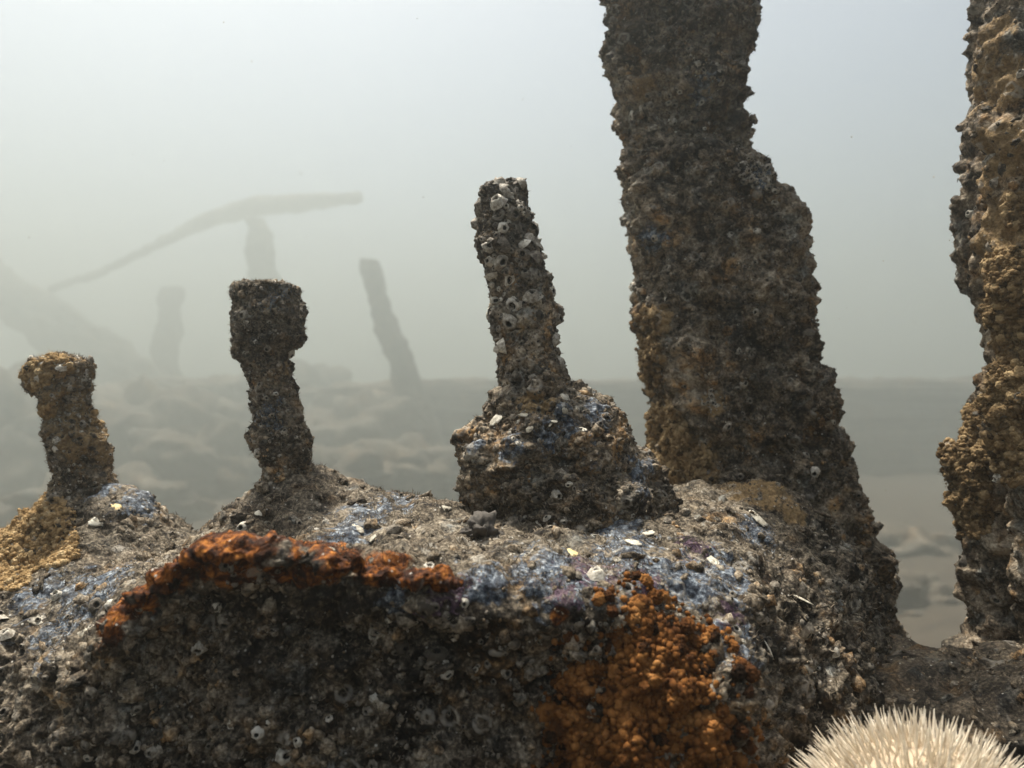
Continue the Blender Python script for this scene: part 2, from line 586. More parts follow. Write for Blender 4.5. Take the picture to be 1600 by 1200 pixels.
def barnacle_template(seed, na=14, simple=False):
    """volcano of six plates with a dark mouth, radius 1, standing on z = 0"""
    r = np.random.default_rng(seed)
    th = np.linspace(0, 2 * np.pi, na, endpoint=False)
    prof = [(1.08, -0.15, 0), (1.0, 0.0, 0), (0.86, 0.32, 0), (0.66, 0.68, 0), (0.50, 0.80 + 0.2 * r.random(), 0), (0.40, 0.78, 0.2), (0.33, 0.52, 1), (0.2, 0.28, 1), (0.03, 0.22, 1)]
    if simple:
        prof = [prof[0], prof[2], prof[4], prof[6], prof[8]]
    jag = 0.12 * r.standard_normal(na)
    ridge = 1 + 0.07 * np.cos(6 * th + r.random() * 6) + 0.05 * r.standard_normal(na)
    ell = 1 + 0.22 * r.random()
    v, hole = [], []
    for k, (rr, z, hl) in enumerate(prof):
        rad = rr * (ridge if k < 6 else 1 + (ridge - 1) * 0.3)
        zz = z + (jag if 3 <= k <= 5 else 0) * (1.0 if k == 4 else 0.5)
        v.append(np.stack([rad * np.cos(th) * ell, rad * np.sin(th), np.zeros(na) + zz], 1))
        hole += [hl] * na
    v = np.concatenate(v)
    f = []
    a = np.arange(na)
    b = (a + 1) % na
    for k in range(len(prof) - 1):
        f.append(np.stack([k * na + a, k * na + b, (k + 1) * na + b, (k + 1) * na + a], 1))
    return v, np.concatenate(f), np.array(hole, float)


BARN_T = [barnacle_template(s) for s in range(6)]
BARN_ME = []
for (v, f, h) in BARN_T:
    me = mesh_np("barnacle", v, f)
    attr(me, "hole", h)
    me.materials.append(M_BARN)
    BARN_ME.append(me)


def lobe_template(seed, sub=4, bumps=5.2, amp=0.34):
    v, f = ico(sub)
    d, r = worley(v * bumps * 0.5 + seed * 7.1, seed)
    k = 0.86 + amp * np.clip(0.72 - d, 0, 1) * 1.4 + 0.16 * fbm(v * 2 + seed, 2, seed + 1) + 0.16 * fbm(v * 9 + seed, 3, seed, gain=0.7)
    return v * k[:, None], f


def lobes(mat, name, n=4, sub=4):
    out = []
    for s in range(n):
        v, f = lobe_template(s + 3, sub)
        me = mesh_np(name, v, f)
        me.materials.append(mat)
        out.append(me)
    return out


LOBE_SMALL = lobe_template(2, 1)
LOBE_O = lobes(M_ORANGE, "lobe")
LOBE_T = lobes(M_TAN, "lobe")
LOBE_Y = lobes(M_YEL, "lobe")


def shell_template(seed):
    r = np.random.default_rng(seed)
    na, nr = 18, 5
    th = np.linspace(0, 2 * np.pi, na, endpoint=False)
    rim = 1 + 0.16 * np.cos(2 * th + r.random() * 6) + 0.10 * np.cos(3 * th + r.random() * 6) + 0.09 * r.standard_normal(na)
    v = []
    for k in range(nr):
        s = (k + 0.02) / (nr - 1)
        z = 0.26 * (1 - s ** 2) + 0.02 * np.sin(s * 22)
        v.append(np.stack([s * rim * np.cos(th) * 1.25, s * rim * np.sin(th) * 0.85, np.zeros(na) + z], 1))
    v.append(v[-1] * np.array([0.97, 0.97, 1]) + np.array([0, 0, -0.14]))
    v = np.concatenate(v)
    a = np.arange(na)
    b = (a + 1) % na
    f = np.concatenate([np.stack([k * na + a, (k + 1) * na + a, (k + 1) * na + b, k * na + b], 1) for k in range(nr)])
    return v, f


SHELL_ME, YSHELL_ME = [], []
for s in range(4):
    v, f = shell_template(s)
    m1 = mesh_np("shell", v, f)
    m1.materials.append(M_SHELL)
    SHELL_ME.append(m1)
    m2 = mesh_np("shell", v, f)
    m2.materials.append(M_YSHELL)
    YSHELL_ME.append(m2)


def frames(n, spin):
    """rotation matrices with local z along n"""
    n = n / np.linalg.norm(n, axis=1, keepdims=True)
    ref = np.where(np.abs(n[:, 2:3]) < 0.9, np.array([[0, 0, 1.0]]), np.array([[1.0, 0, 0]]))
    x = np.cross(ref, n)
    x /= np.linalg.norm(x, axis=1, keepdims=True)
    y = np.cross(n, x)
    c, s = np.cos(spin)[:, None], np.sin(spin)[:, None]
    return np.stack([c * x + s * y, -s * x + c * y, n], 2)


def pick(me, k, weight=None, facing=-0.15, view=True):
    """k random places on a mesh the camera side can see, with normals"""
    v, n = get_vn(me)
    c = np.array([0, 0, CZ])
    to = c - v
    dist = np.linalg.norm(to, axis=1)
    fc = (to * n).sum(1) / dist
    w = (fc > facing).astype(float)
    if view:
        px = 800 + v[:, 0] / np.maximum(v[:, 1], 0.05) * FPX
        py = 600 - (v[:, 2] - CZ) / np.maximum(v[:, 1], 0.05) * FPX
        w *= (px > -150) & (px < 1750) & (py > -150) & (py < 1330)
    if weight is not None:
        w *= weight(v, n)
    w = w / w.sum()
    i = RNG.choice(len(v), size=k, replace=False, p=w) if (w > 0).sum() > k else np.nonzero(w)[0]
    return v[i], n[i]


def spread(p, n, r):
    """thin a point set so that no two stand closer than the sum of their radii"""
    keep = []
    for i in range(len(p)):
        ok = True
        for j in keep:
            if np.linalg.norm(p[i] - p[j]) < 0.8 * (r[i] + r[j]):
                ok = False
                break
        if ok:
            keep.append(i)
    return np.array(keep, int)


def place_parts(parent, name, meshes, p, n, r, squash=(0.6, 1.1), sink=0.15, tilt=0.25):
    n = n + tilt * RNG.standard_normal(n.shape)
    R = frames(n, RNG.random(len(p)) * 6.28)
    org = wl(parent)
    for k in range(len(p)):
        o = bpy.data.objects.new(name, meshes[RNG.integers(len(meshes))])
        COL.objects.link(o)
        o.parent = parent
        h = RNG.uniform(*squash)
        Mx = Matrix([[R[k][a][b] for b in range(3)] for a in range(3)]).to_4x4()
        pos = Vector(p[k] - R[k][:, 2] * r[k] * sink) - org
        o.matrix_local = Matrix.Translation(pos) @ Mx @ Matrix.Diagonal((r[k] * RNG.uniform(0.75, 1.3), r[k] * RNG.uniform(0.75, 1.3), r[k] * h, 1))


def barnacles(parent, me, count, rmin, rmax, weight=None, facing=-0.1, tilt=0.25):
    p, n = pick(me, count, weight, facing)
    r = rmin + (rmax - rmin) * RNG.random(len(p)) ** 2.6
    o = np.argsort(-r)
    p, n, r = p[o], n[o], r[o]
    k = spread(p, n, r)[:290]
    place_parts(parent, "barnacle", BARN_ME, p[k], n[k], r[k], tilt=tilt)


def bulk(parent, name, tv, tf, p, n, r, mat, sq=(0.5, 1.0), sink=0.2, tilt=0.4, hole=None):
    """many small pieces as one mesh"""
    n = n + tilt * RNG.standard_normal(n.shape)
    R = frames(n, RNG.random(len(p)) * 6.28)
    s = np.stack([r * RNG.uniform(0.7, 1.3, len(r)), r * RNG.uniform(0.7, 1.3, len(r)), r * RNG.uniform(*sq, len(r))], 1)
    base = p - R[:, :, 2] * (r * sink)[:, None]
    V = np.einsum('kij,kvj->kvi', R, tv[None] * s[:, None, :]) + base[:, None, :]
    F = tf[None] + (np.arange(len(p)) * len(tv))[:, None, None]
    me = mesh_np(name, V.reshape(-1, 3), F.reshape(-1, tf.shape[1]))
    if hole is not None:
        attr(me, "hole", np.tile(hole, len(p)))
    o = link(name, me, mat, parent)
    o["kind"] = "stuff"
    return o


ICO1 = ico(1)
ICO2 = ico(2)
GRAIN = ICO1[0] * (1 + 0.5 * noise(ICO1[0] * 2.3 + 4.4, 3))[:, None]
LUMPS = []
for s_ in range(4):
    b_ = ICO2[0] + s_ * 9.7
    LUMPS.append(ICO2[0] * (1 + 0.75 * noise(b_ * 1.5, 5 + s_) + 0.55 * noise(b_ * 3.1, 16 + s_))[:, None])


def nodules(parent, me, count, rmin, rmax, weight=None):
    p, n = pick(me, count, weight, -0.2)
    r = rmin + (rmax - rmin) * RNG.random(len(p)) ** 3
    g = r > 0.0019
    bulk(parent, "nodule_crust", LUMPS[RNG.integers(4)], ICO2[1], p[g], n[g], r[g], M_NOD, sq=(0.35, 1.0), sink=0.35)
    bulk(parent, "grain_crust", GRAIN, ICO1[1], p[~g], n[~g], r[~g], M_NOD, sq=(0.4, 1.0), sink=0.3)


def tiny_barnacles(parent, me, count, rmin, rmax, weight=None):
    v, f, h = BARN_SMALL
    p, n = pick(me, count, weight, -0.1)
    r = rmin + (rmax - rmin) * RNG.random(len(p)) ** 2
    return bulk(parent, "barnacle_crust", v, f, p, n, r, M_BARN, sq=(0.5, 1.1), sink=0.1, tilt=0.3, hole=h)


BARN_SMALL = barnacle_template(21, 7, True)


def fuzz(parent, me, count, lmin, lmax, weight=None, mat=None, wid=0.00028, up=0.15):
    """short soft filaments caught in the growth"""
    p, n = pick(me, count, weight, -0.35)
    k = len(p)
    d = n + 0.75 * RNG.standard_normal((k, 3)) + np.array([0, 0, up])
    d /= np.linalg.norm(d, axis=1, keepdims=True)
    bend = 0.6 * RNG.standard_normal((k, 3))
    L = lmin + (lmax - lmin) * RNG.random(k) ** 2
    R = frames(d, RNG.random(k) * 6.28)
    w = wid * RNG.uniform(0.6, 1.5, k)
    p0 = p - d * 0.0008
    p1 = p0 + d * (L * 0.5)[:, None]
    d2 = d + bend
    d2 /= np.linalg.norm(d2, axis=1, keepdims=True)
    p2 = p1 + d2 * (L * 0.5)[:, None]
    sx = R[:, :, 0] * w[:, None]
    V = np.stack([p0 - sx, p0 + sx, p1 - sx * 0.75, p1 + sx * 0.75, p2], 1)
    T = np.array([(0, 1, 3), (0, 3, 2), (2, 3, 4)])
    F = T[None] + (np.arange(k) * 5)[:, None, None]
    o = link("fuzz", mesh_np("fuzz", V.reshape(-1, 3), F.reshape(-1, 3)), mat or M_FUZZ, parent)
    o["kind"] = "stuff"
    return o


def blob_mask(v, spots):
    """soft mask from spots (px, py, d, radius in px, [x stretch])"""
    m = np.zeros(len(v), np.float32)
    for s in spots:
        c = at(s[0], s[1], s[2])
        r = s[3] / FPX * s[2]
        st = s[4] if len(s) > 4 else 1.0
        q = (v - c) / np.array([r * st, r * max(st, 2.4), r])
        m = np.maximum(m, np.exp(-(q ** 2).sum(1)))
    return m


def masks(me, **kw):
    v, _ = get_vn(me)
    for name in ("blue", "purple", "rust", "tan"):
        attr(me, name, blob_mask(v, kw.get(name, [])))
    return me


# ------------------------------------------------------------------ the foreground block
def rel(px, py, d):
    p = at(px, py, d)
    return (p[0], p[1], p[2] - CZ)


ctrl = [
    # floor of the plate
    rel(0, 915, .54), rel(180, 905, .50), rel(310, 842, .61), rel(90, 880, .58), rel(500, 832, .52), rel(650, 836, .50), rel(700, 792, .58),
    rel(800, 850, .46), rel(900, 868, .45), rel(1000, 850, .47), rel(1100, 805, .56), rel(1200, 757, .63), rel(1290, 775, .64), rel(1060, 762, .66),
    rel(1020, 905, .43), rel(1120, 935, .425), rel(1180, 860, .50), rel(1240, 820, .57), rel(900, 800, .56), rel(760, 830, .50),
    # lip along the front
    rel(0, 1080, .46), rel(100, 1030, .44), rel(180, 955, .42), rel(225, 915, .415), rel(270, 876, .41), rel(325, 835, .405), rel(400, 838, .40), rel(480, 850, .395),
    rel(560, 868, .39), rel(690, 890, .39), rel(800, 898, .395), rel(900, 915, .40),
    # just behind the lip
    (-.16, .455, -.108), (-.12, .45, -.098), (-.06, .44, -.094), (-.20, .47, -.118),
    # mounds round the studs
    rel(130, 748, .64), rel(70, 775, .63), rel(190, 760, .63), rel(250, 790, .63), rel(30, 820, .62), rel(130, 820, .585),
    rel(450, 742, .595), rel(400, 758, .595), rel(510, 738, .60), rel(580, 758, .60), rel(350, 800, .60), rel(650, 780, .60), rel(450, 800, .55),
    # behind
    (-.45, .80, -.22), (-.2, .80, -.20), (0, .80, -.18), (.2, .78, -.15), (-.45, .55, -.16), (-.45, .66, -.14), (-.30, .71, -.15), (-.1, .70, -.125), (-.245, .66, -.135), (-.245, .57, -.125), (-.05, .64, -.108), (.05, .72, -.12), (.35, .6, -.12), (.3, .45, -.13), (.15, .36, -.13), (-.1, .34, -.10), (-.4, .4, -.2),
]
ctrl = np.array(ctrl)


def tps(ctrl, X, Y, lam=2e-5):
    n = len(ctrl)
    def phi(r2):
        return 0.5 * r2 * np.log(np.maximum(r2, 1e-12))
    d2 = ((ctrl[:, None, :2] - ctrl[None, :, :2]) ** 2).sum(-1)
    A = np.zeros((n + 3, n + 3))
    A[:n, :n] = phi(d2) + lam * np.eye(n)
    A[:n, n] = 1
    A[:n, n + 1:] = ctrl[:, :2]
    A[n:, :n] = A[:n, n:].T
    b = np.zeros(n + 3)
    b[:n] = ctrl[:, 2]
    c = np.linalg.solve(A, b)
    out = c[n] + c[n + 1] * X + c[n + 2] * Y
    for k in range(n):
        out = out + c[k] * phi((X - ctrl[k, 0]) ** 2 + (Y - ctrl[k, 1]) ** 2)
    return out


H = 0.0034
xs = np.arange(-0.47, 0.40, H)
ysv = np.arange(0.345, 0.86, H)
zs = np.arange(-0.36, -0.045, H)
X2, Y2 = np.meshgrid(xs, ysv, indexing='ij')
TOP = tps(ctrl, X2, Y2)
poly = np.array([(-.455, .56), (-.36, .49), (-.285, .452), (-.215, .418), (-.165, .402), (-.10, .392), (-.03, .388), (.05, .386), (.115, .400), (.150, .44), (.185, .49),
                 (.235, .575), (.275, .65), (.27, .71), (.2, .75), (-.455, .77)])
D2 = np.full(X2.shape, 9.0)
inside = np.zeros(X2.shape, bool)
for k in range(len(poly)):
    a, b = poly[k], poly[(k + 1) % len(poly)]
    e = b - a
    t = np.clip(((X2 - a[0]) * e[0] + (Y2 - a[1]) * e[1]) / (e @ e), 0, 1)
    D2 = np.minimum(D2, np.hypot(X2 - a[0] - t * e[0], Y2 - a[1] - t * e[1]))
    cr = ((a[1] > Y2) != (b[1] > Y2)) & (X2 < (b[0] - a[0]) * (Y2 - a[1]) / (b[1] - a[1] + 1e-12) + a[0])
    inside ^= cr
D2 = np.where(inside, -D2, D2)
nz3 = fbm(np.stack([X2.ravel() * 22, Y2.ravel() * 22, np.zeros(X2.size)], 1), 2, 77).reshape(X2.shape)
D2 = D2 + 0.008 * nz3
FLARE = 0.30 * sstep(0.12, 0.22, X2) + 0.12 * sstep(-0.15, -0.3, X2)
F3 = np.empty((len(xs), len(ysv), len(zs)), np.float32)
for k, z in enumerate(zs):
    a = (z - TOP)
    dep = np.maximum(-a, 0)
    under = (0.022 * sstep(0.012, 0.045, dep) - 0.012 * sstep(0.06, 0.16, dep)) * sstep(0.12, 0.02, X2) * sstep(-0.26, -0.16, X2)
    b = D2 - FLARE * dep + under
    r = 0.012 + 0.026 * sstep(-0.06, 0.05, X2)
    hh = np.clip(0.5 + 0.5 * (a - b) / (2 * r), 0, 1)
    F3[:, :, k] = np.maximum(np.maximum(a, b) + r * 0.5 * np.clip(1 - np.abs(a - b) / (2 * r), 0, 1) ** 2, zs[0] + 0.004 - z)
F3[0], F3[-1], F3[:, 0], F3[:, -1] = 1, 1, 1, 1
v, f = surface_nets(F3, (xs[0], ysv[0], zs[0] + CZ), H)
del F3
v[:, 2] += 0
e1, e2 = v[f[:, 1]] - v[f[:, 0]], v[f[:, 3]] - v[f[:, 0]]
fn = np.cross(e1, e2)
fc_ = v[f].mean(1)
away = (fn * (fc_ - np.array([0, 0, CZ]))).sum(1) / (np.linalg.norm(fn, axis=1) * np.linalg.norm(fc_ - np.array([0, 0, CZ]), axis=1) + 1e-12)
hidden = (away > 0.42) | (fc_[:, 2] < CZ - 0.33)


def sub_faces(v, f):
    u, inv = np.unique(f, return_inverse=True)
    return v[u], inv.reshape(f.shape)


rear_me = mesh_np("rear", *sub_faces(v, f[hidden]))
block_me = subsurf(mesh_np("body", *sub_faces(v, f[~hidden])), 1)
BLUE = [(560, 815, .53, 45, 1.2), (520, 850, .50, 30, 1.5), (230, 775, .62, 40), (170, 760, .63, 30), (130, 915, .50, 60, 1.8), (20, 930, .5, 60), (60, 985, .47, 60),
        (880, 900, .42, 60, 2.0), (1000, 860, .45, 60, 1.8), (1090, 900, .44, 60, 1.3), (1200, 830, .54, 40, 1.5), (1150, 890, .46, 60), (1140, 1000, .43, 50), (960, 820, .50, 35, 1.6), (760, 920, .39, 50, 1.6), (620, 950, .39, 40), (1000, 930, .42, 50), (620, 790, .57, 30, 2)]
RUST = [(330, 838, .405, 40, 1.7), (420, 848, .40, 38, 1.7), (510, 865, .395, 34, 1.7), (600, 882, .39, 26, 1.8), (680, 892, .39, 18, 1.8), (265, 890, .41, 40), (215, 930, .415, 40), (180, 968, .42, 36),
        (350, 880, .40, 40, 1.7), (470, 892, .395, 32, 2.0), (590, 900, .39, 20, 2.0), (875, 965, .40, 16)]
crust(block_me, 1.0, 100, big=0.008, nod=0.0016, mes=0.005, damp=lambda v: np.maximum(0.8 * blob_mask(v, BLUE), blob_mask(v, RUST)))
masks(block_me,
      blue=BLUE,
      purple=[(930, 885, .43, 45, 1.8), (1010, 915, .43, 45, 1.2), (1150, 970, .43, 45), (690, 930, .39, 55, 1.4), (1100, 850, .48, 45, 1.5), (880, 930, .41, 40)],
      rust=RUST,
      tan=[(40, 850, .60, 50), (1180, 765, .63, 40, 1.6), (1240, 800, .60, 25)])
block = thing("encrusted_block", "broad encrusted iron block across the foreground with a rusty orange lip along its front edge", "wreck block", (-.02, .5, 0.0))
body = link("body", block_me, M_BLOCK, block)
masks(rear_me)
link("rear", rear_me, M_BLOCK, block)
# the corroded plate edge that stands proud as a lip
lp = np.array([at(150, 1000, .425), at(182, 962, .421), at(222, 918, .416), at(268, 880, .411), at(322, 840, .405), at(400, 842, .400), at(480, 855, .396), at(560, 873, .392), at(640, 888, .390), at(720, 898, .391)])
tl = np.linspace(0, len(lp) - 1, 420)
cl = np.stack([np.interp(tl, np.arange(len(lp)), lp[:, a]) for a in range(3)], 1)
for _ in range(160):
    cl[1:-1] = (cl[:-2] + 2 * cl[1:-1] + cl[2:]) / 4
tgl = np.gradient(cl, axis=0)
tgl /= np.linalg.norm(tgl, axis=1, keepdims=True)
upv = np.array([0, -0.25, 1.0])
sdl = np.cross(tgl, upv)
sdl /= np.linalg.norm(sdl, axis=1, keepdims=True)
upl = np.cross(sdl, tgl)
ang = np.linspace(0, 2 * np.pi, 60, endpoint=False)
taper = np.interp(np.arange(420), [0, 60, 150, 230, 420], [0.45, 0.75, 1.05, 0.85, 0.35]) * np.sin(np.linspace(0.12, np.pi - 0.08, 420)) ** 0.4 * (1 + 0.35 * fbm(cl * 60, 2, 81))
wlip = (0.0105 * taper)[:, None, None]
hl = (0.0036 * taper * (1 + 0.5 * fbm(cl * 140, 2, 83)))[:, None, None]
VL = cl[:, None] + wlip * np.cos(ang)[None, :, None] * sdl[:, None] + hl * np.sin(ang)[None, :, None] * upl[:, None] - np.array([0, 0.002, 0.004])
VL = np.concatenate([np.repeat(VL[:1].mean(1), 60, 0)[None], VL, np.repeat(VL[-1:].mean(1), 60, 0)[None]])
a = np.arange(60)
b = (a + 1) % 60
FL = np.concatenate([np.stack([k * 60 + a, (k + 1) * 60 + a, (k + 1) * 60 + b, k * 60 + b], 1) for k in range(len(VL) - 1)])
lip_me = mesh_np("rust_lip", VL.reshape(-1, 3), FL)
crust(lip_me, 0.8, 140, big=0.007, nod=0.0016, bigf=45, chk=0.007, pitd=0.005, damp=lambda v: 0.6 * blob_mask(v, [(400, 838, .40, 22, 2.6), (330, 832, .405, 14, 2)]))
masks(lip_me)
lv_, _n = get_vn(lip_me)
attr(lip_me, "rust", np.clip(0.74 + 0.8 * fbm(lv_ * 40, 3, 84) + 0.5 * blob_mask(lv_, [(380, 838, .40, 40, 2.2)]), 0.2, 1))
lipo = link("rust_lip", lip_me, M_BLOCK, block)
lipo["label"] = "rusty orange lip of corroded plate along the front edge"

lowv = []
base_poly = poly * 0.97 + np.array([0, 0.015])
for z in (-.350 + CZ, -0.30):
    for (x, y) in base_poly:
        lowv.append((x * (1.0 if z > 0 else 1.06), y, z))
np_ = len(poly)
fq = [(k, (k + 1) % np_, np_ + (k + 1) % np_, np_ + k) for k in range(np_)]
low = subsurf(mesh_np("base", np.array(lowv), np.array(fq)[:, ::-1]), 4)
masks(low)
crust(low, 2.0, 130)
link("base", low, M_BLOCK, block)


def front(v, n):
    return np.clip(0.15 + sstep(0.3, -0.3, n[:, 2]), 0, 1)


def topside(v, n):
    return sstep(0.1, 0.7, n[:, 2])


def near(v):
    return 1.0 / np.maximum(v[:, 1], .3) ** 2


barnacles(body, block_me, 260, 0.0014, 0.0052, lambda v, n: (0.12 + front(v, n)) * sstep(-.05, .35, noise(v * 24, 33)) * sstep(0.62, 0.45, v[:, 1]) * (1 - 0.9 * sstep(0.3, 0.6, blob_mask(v, RUST))))
tiny_barnacles(body, block_me, 1500, 0.0010, 0.0030, lambda v, n: 0.08 + front(v, n) * sstep(-.2, .25, noise(v * 18, 14)))
rm_ = np.empty(len(block_me.vertices), np.float32)
block_me.attributes["rust"].data.foreach_get("value", rm_)
norust = 1 - sstep(0.1, 0.45, rm_)
for k_ in range(3):
    nodules(body, block_me, 1100, 0.0009, 0.0054, lambda v, n: (0.04 + front(v, n) * sstep(-.25, .25, noise(v * 25, 15))) * norust)
fuzz(body, block_me, 28000, 0.0015, 0.006, lambda v, n: (0.15 + topside(v, n)) * near(v) * sstep(-.2, .2, noise(v * 30, 8)))


def shells_at(parent, me, spots, meshes):
    v, n = get_vn(me)
    for (px, py, d, r, sx) in spots:
        ray = at(px, py, 1.0) - np.array([0, 0, CZ])
        ray /= np.linalg.norm(ray)
        c = v - np.array([0, 0, CZ])
        t = c @ ray
        off = np.linalg.norm(c - t[:, None] * ray, axis=1)
        cand = np.nonzero(off < 0.0035)[0]
        if len(cand) == 0:
            continue
        i = cand[np.argmin(t[cand])]
        r = r * 0.85
        nn = n[i] * 0.6 + np.array([0, -0.25, 0.55])
        place_parts(parent, "shell", meshes, v[i][None], nn[None], np.array([r]), squash=(0.5, 0.8), sink=0.02, tilt=0.3)


shells_at(body, block_me, [(180, 785, .62, .0058, 1), (898, 857, .45, .0062, 1)], YSHELL_ME)
shells_at(body, block_me, [(145, 812, .6, .0055, 1), (565, 818, .52, .0042, 1), (575, 835, .52, .0055, 1), (520, 850, .5, .003, 1), (400, 797, .58, .0035, 1), (700, 790, .58, .005, 1),
                            (930, 828, .5, .0045, 1), (985, 840, .47, .006, 1), (1010, 825, .5, .005, 1), (960, 868, .44, .0045, 1), (840, 805, .5, .004, 1), (1190, 805, .55, .006, 1),
                            (1210, 1010, .48, .005, 1), (1255, 930, .5, .006, 1), (1120, 870, .46, .005, 1), (60, 960, .48, .005, 1), (120, 985, .46, .004, 1)], SHELL_ME)

# ------------------------------------------------------------------ the studs
stud_rows = [
    ("left", .64, [(50, 140, 563), (44, 147, 570), (43, 148, 590), (47, 147, 603), (57, 141, 614), (66, 141, 635), (70, 147, 655), (67, 162, 675), (72, 167, 695), (78, 172, 715), (83, 177, 740), (78, 185, 770), (75, 190, 800)]),
    ("mid", .595, [(369, 470, 447), (364, 473, 457), (363, 478, 478), (362, 480, 515), (360, 477, 533), (361, 464, 545), (366, 459, 560), (376, 463, 575), (381, 470, 600), (384, 471, 625), (391, 477, 650), (394, 488, 680), (400, 493, 702), (403, 495, 735), (402, 500, 760), (400, 505, 800)]),
    ("centre", .578, [(764, 818, 289), (756, 824, 300), (749, 827, 330), (747, 829, 350), (745, 838, 382), (749, 848, 402), (758, 855, 422), (768, 859, 442), (771, 863, 465), (770, 866, 492), (772, 866, 520), (773, 873, 550), (776, 884, 580), (779, 889, 605), (780, 892, 640), (785, 895, 680)]),
]
labels = {
    "left": "short encrusted stud at far left with a flat yellowish cap",
    "mid": "encrusted stud with a thick square nut on top, left of the tallest stud",
    "centre": "tallest stud, covered in white barnacles, rising from a lumpy bluish nut",
}
STUD_ME = {}
for i, (key, d, rows) in enumerate(stud_rows):
    b0 = at((rows[-1][0] + rows[-1][1]) / 2, rows[-1][2], d)
    root = thing("encrusted_stud", labels[key], "stud", b0, "studs standing on the block")
    split = {"left": 608, "mid": 540, "centre": None}[key]
    if key != "centre":
        rows = [(a + 5, b - 5, y) for (a, b, y) in rows]
    pieces = []
    if split:
        up = [r for r in rows if r[2] <= split]
        lo = [r for r in rows if r[2] > split]
        lo = [(lo[0][0] + 1, lo[0][1] - 1, up[-1][2] - 12)] + lo
        cap = up + [((up[-1][0] * 2 + lo[1][0]) / 3 + 5, (up[-1][1] * 2 + lo[1][1]) / 3 - 5, up[-1][2] + 7)]
        pieces = [("shaft", lo, 200, 0.0), ("nut", cap, 90, 0.3)]
    else:
        pieces = [("shaft", rows, 280, 0.0)]
    for (nm, rw, nv, hx) in pieces:
        me = loft(rw, d, 170, nv, hexa=hx, yaw=0.3)
        crust(me, 0.75 if key != "centre" else 0.62, 200 + 10 * i + len(nm), big=0.0062 if nm == "shaft" else 0.004, nod=0.0022, ring=0.0016, bigf=48, chk=0.0030, pitd=0.003, mes=0.005)
        masks(me,
              tan=[(60, 590, .62, 40), (80, 640, .62, 45), (150, 650, .62, 30), (450, 575, .58, 16), (110, 690, .62, 30), (95, 620, .62, 40), (815, 520, .53, 28), (800, 560, .53, 20), (790, 540, .53, 25)] + ([(70, 580, .61, 45), (95, 575, .63, 60), (80, 630, .60, 60), (110, 690, .60, 55)] if key == "left" else []),
              blue=[(440, 455, .58, 22), (425, 650, .58, 30), (420, 475, .57, 18)])
        part = link(nm, me, M_BOLT, root)
        STUD_ME[(key, nm)] = me
        if key == "centre":
            barnacles(part, me, 420, 0.0016, 0.0062, lambda v, n: (0.12 + sstep(CZ + .0, CZ + .09, v[:, 2])) * (0.1 + sstep(-.15, .3, noise(v * 42, 34))), facing=-0.35, tilt=0.3)
            tiny_barnacles(part, me, 500, 0.0009, 0.0024)
            nodules(part, me, 450, 0.0008, 0.0026)
            fuzz(part, me, 2600, 0.001, 0.004)
        else:
            barnacles(part, me, 30, 0.0016, 0.0042)
            tiny_barnacles(part, me, 120, 0.001, 0.0024)
            nodules(part, me, 450, 0.0009, 0.0032)
            fuzz(part, me, 6000, 0.0012, 0.005)
    if key == "centre":
        nut_rows = [(800, 925, 606), (776, 948, 618), (757, 963, 636), (746, 975, 656), (726, 988, 676), (716, 1003, 698), (715, 1018, 720), (717, 1036, 742), (722, 1047, 762), (728, 1050, 785), (732, 1046, 808), (738, 1030, 835), (745, 1020, 870)]
        nm_ = loft(nut_rows, .570, 300, 230, depth=0.86, hexa=0.55, yaw=0.2)
        # lumps over the worn nut
        vv, nn = get_vn(nm_)
        f1, r1 = worley(vv * 34, 31)
        set_v(nm_, vv + nn * (0.014 * np.clip(0.6 - f1, -0.25, 1) * (0.4 + r1))[:, None])
        NB = [(790, 690, .5, 42, 1.2), (890, 660, .5, 50, 1.5), (940, 640, .52, 45), (860, 690, .5, 40), (1010, 740, .53, 40), (930, 740, .5, 25, 1.5), (740, 690, .53, 25)]
        crust(nm_, 0.9, 260, big=0.0065, nod=0.0024, bigf=38, chk=0.0036, damp=lambda v: 0.8 * blob_mask(v, NB))
        masks(nm_, blue=NB,
              tan=[(830, 630, .53, 22, 2), (940, 715, .5, 20)])
        nutp = link("nut", nm_, M_BOLT, root)
        barnacles(nutp, nm_, 120, 0.0014, 0.0046, lambda v, n: sstep(-.1, .3, noise(v * 35, 36)))
        tiny_barnacles(nutp, nm_, 500, 0.001, 0.0026)
        nodules(nutp, nm_, 600, 0.001, 0.0045, lambda v, n: 1.05 - blob_mask(v, NB))
        fuzz(nutp, nm_, 9000, 0.0012, 0.0045)
        shells_at(nutp, nm_, [(870, 650, .5, .0032, 1), (888, 645, .5, .003, 1), (868, 661, .5, .0024, 1), (912, 663, .5, .003, 1), (910, 618, .53, .0022, 1), (832, 677, .5, .0024, 1), (820, 640, .53, .005, 1), (770, 650, .55, .005, 1)], SHELL_ME)

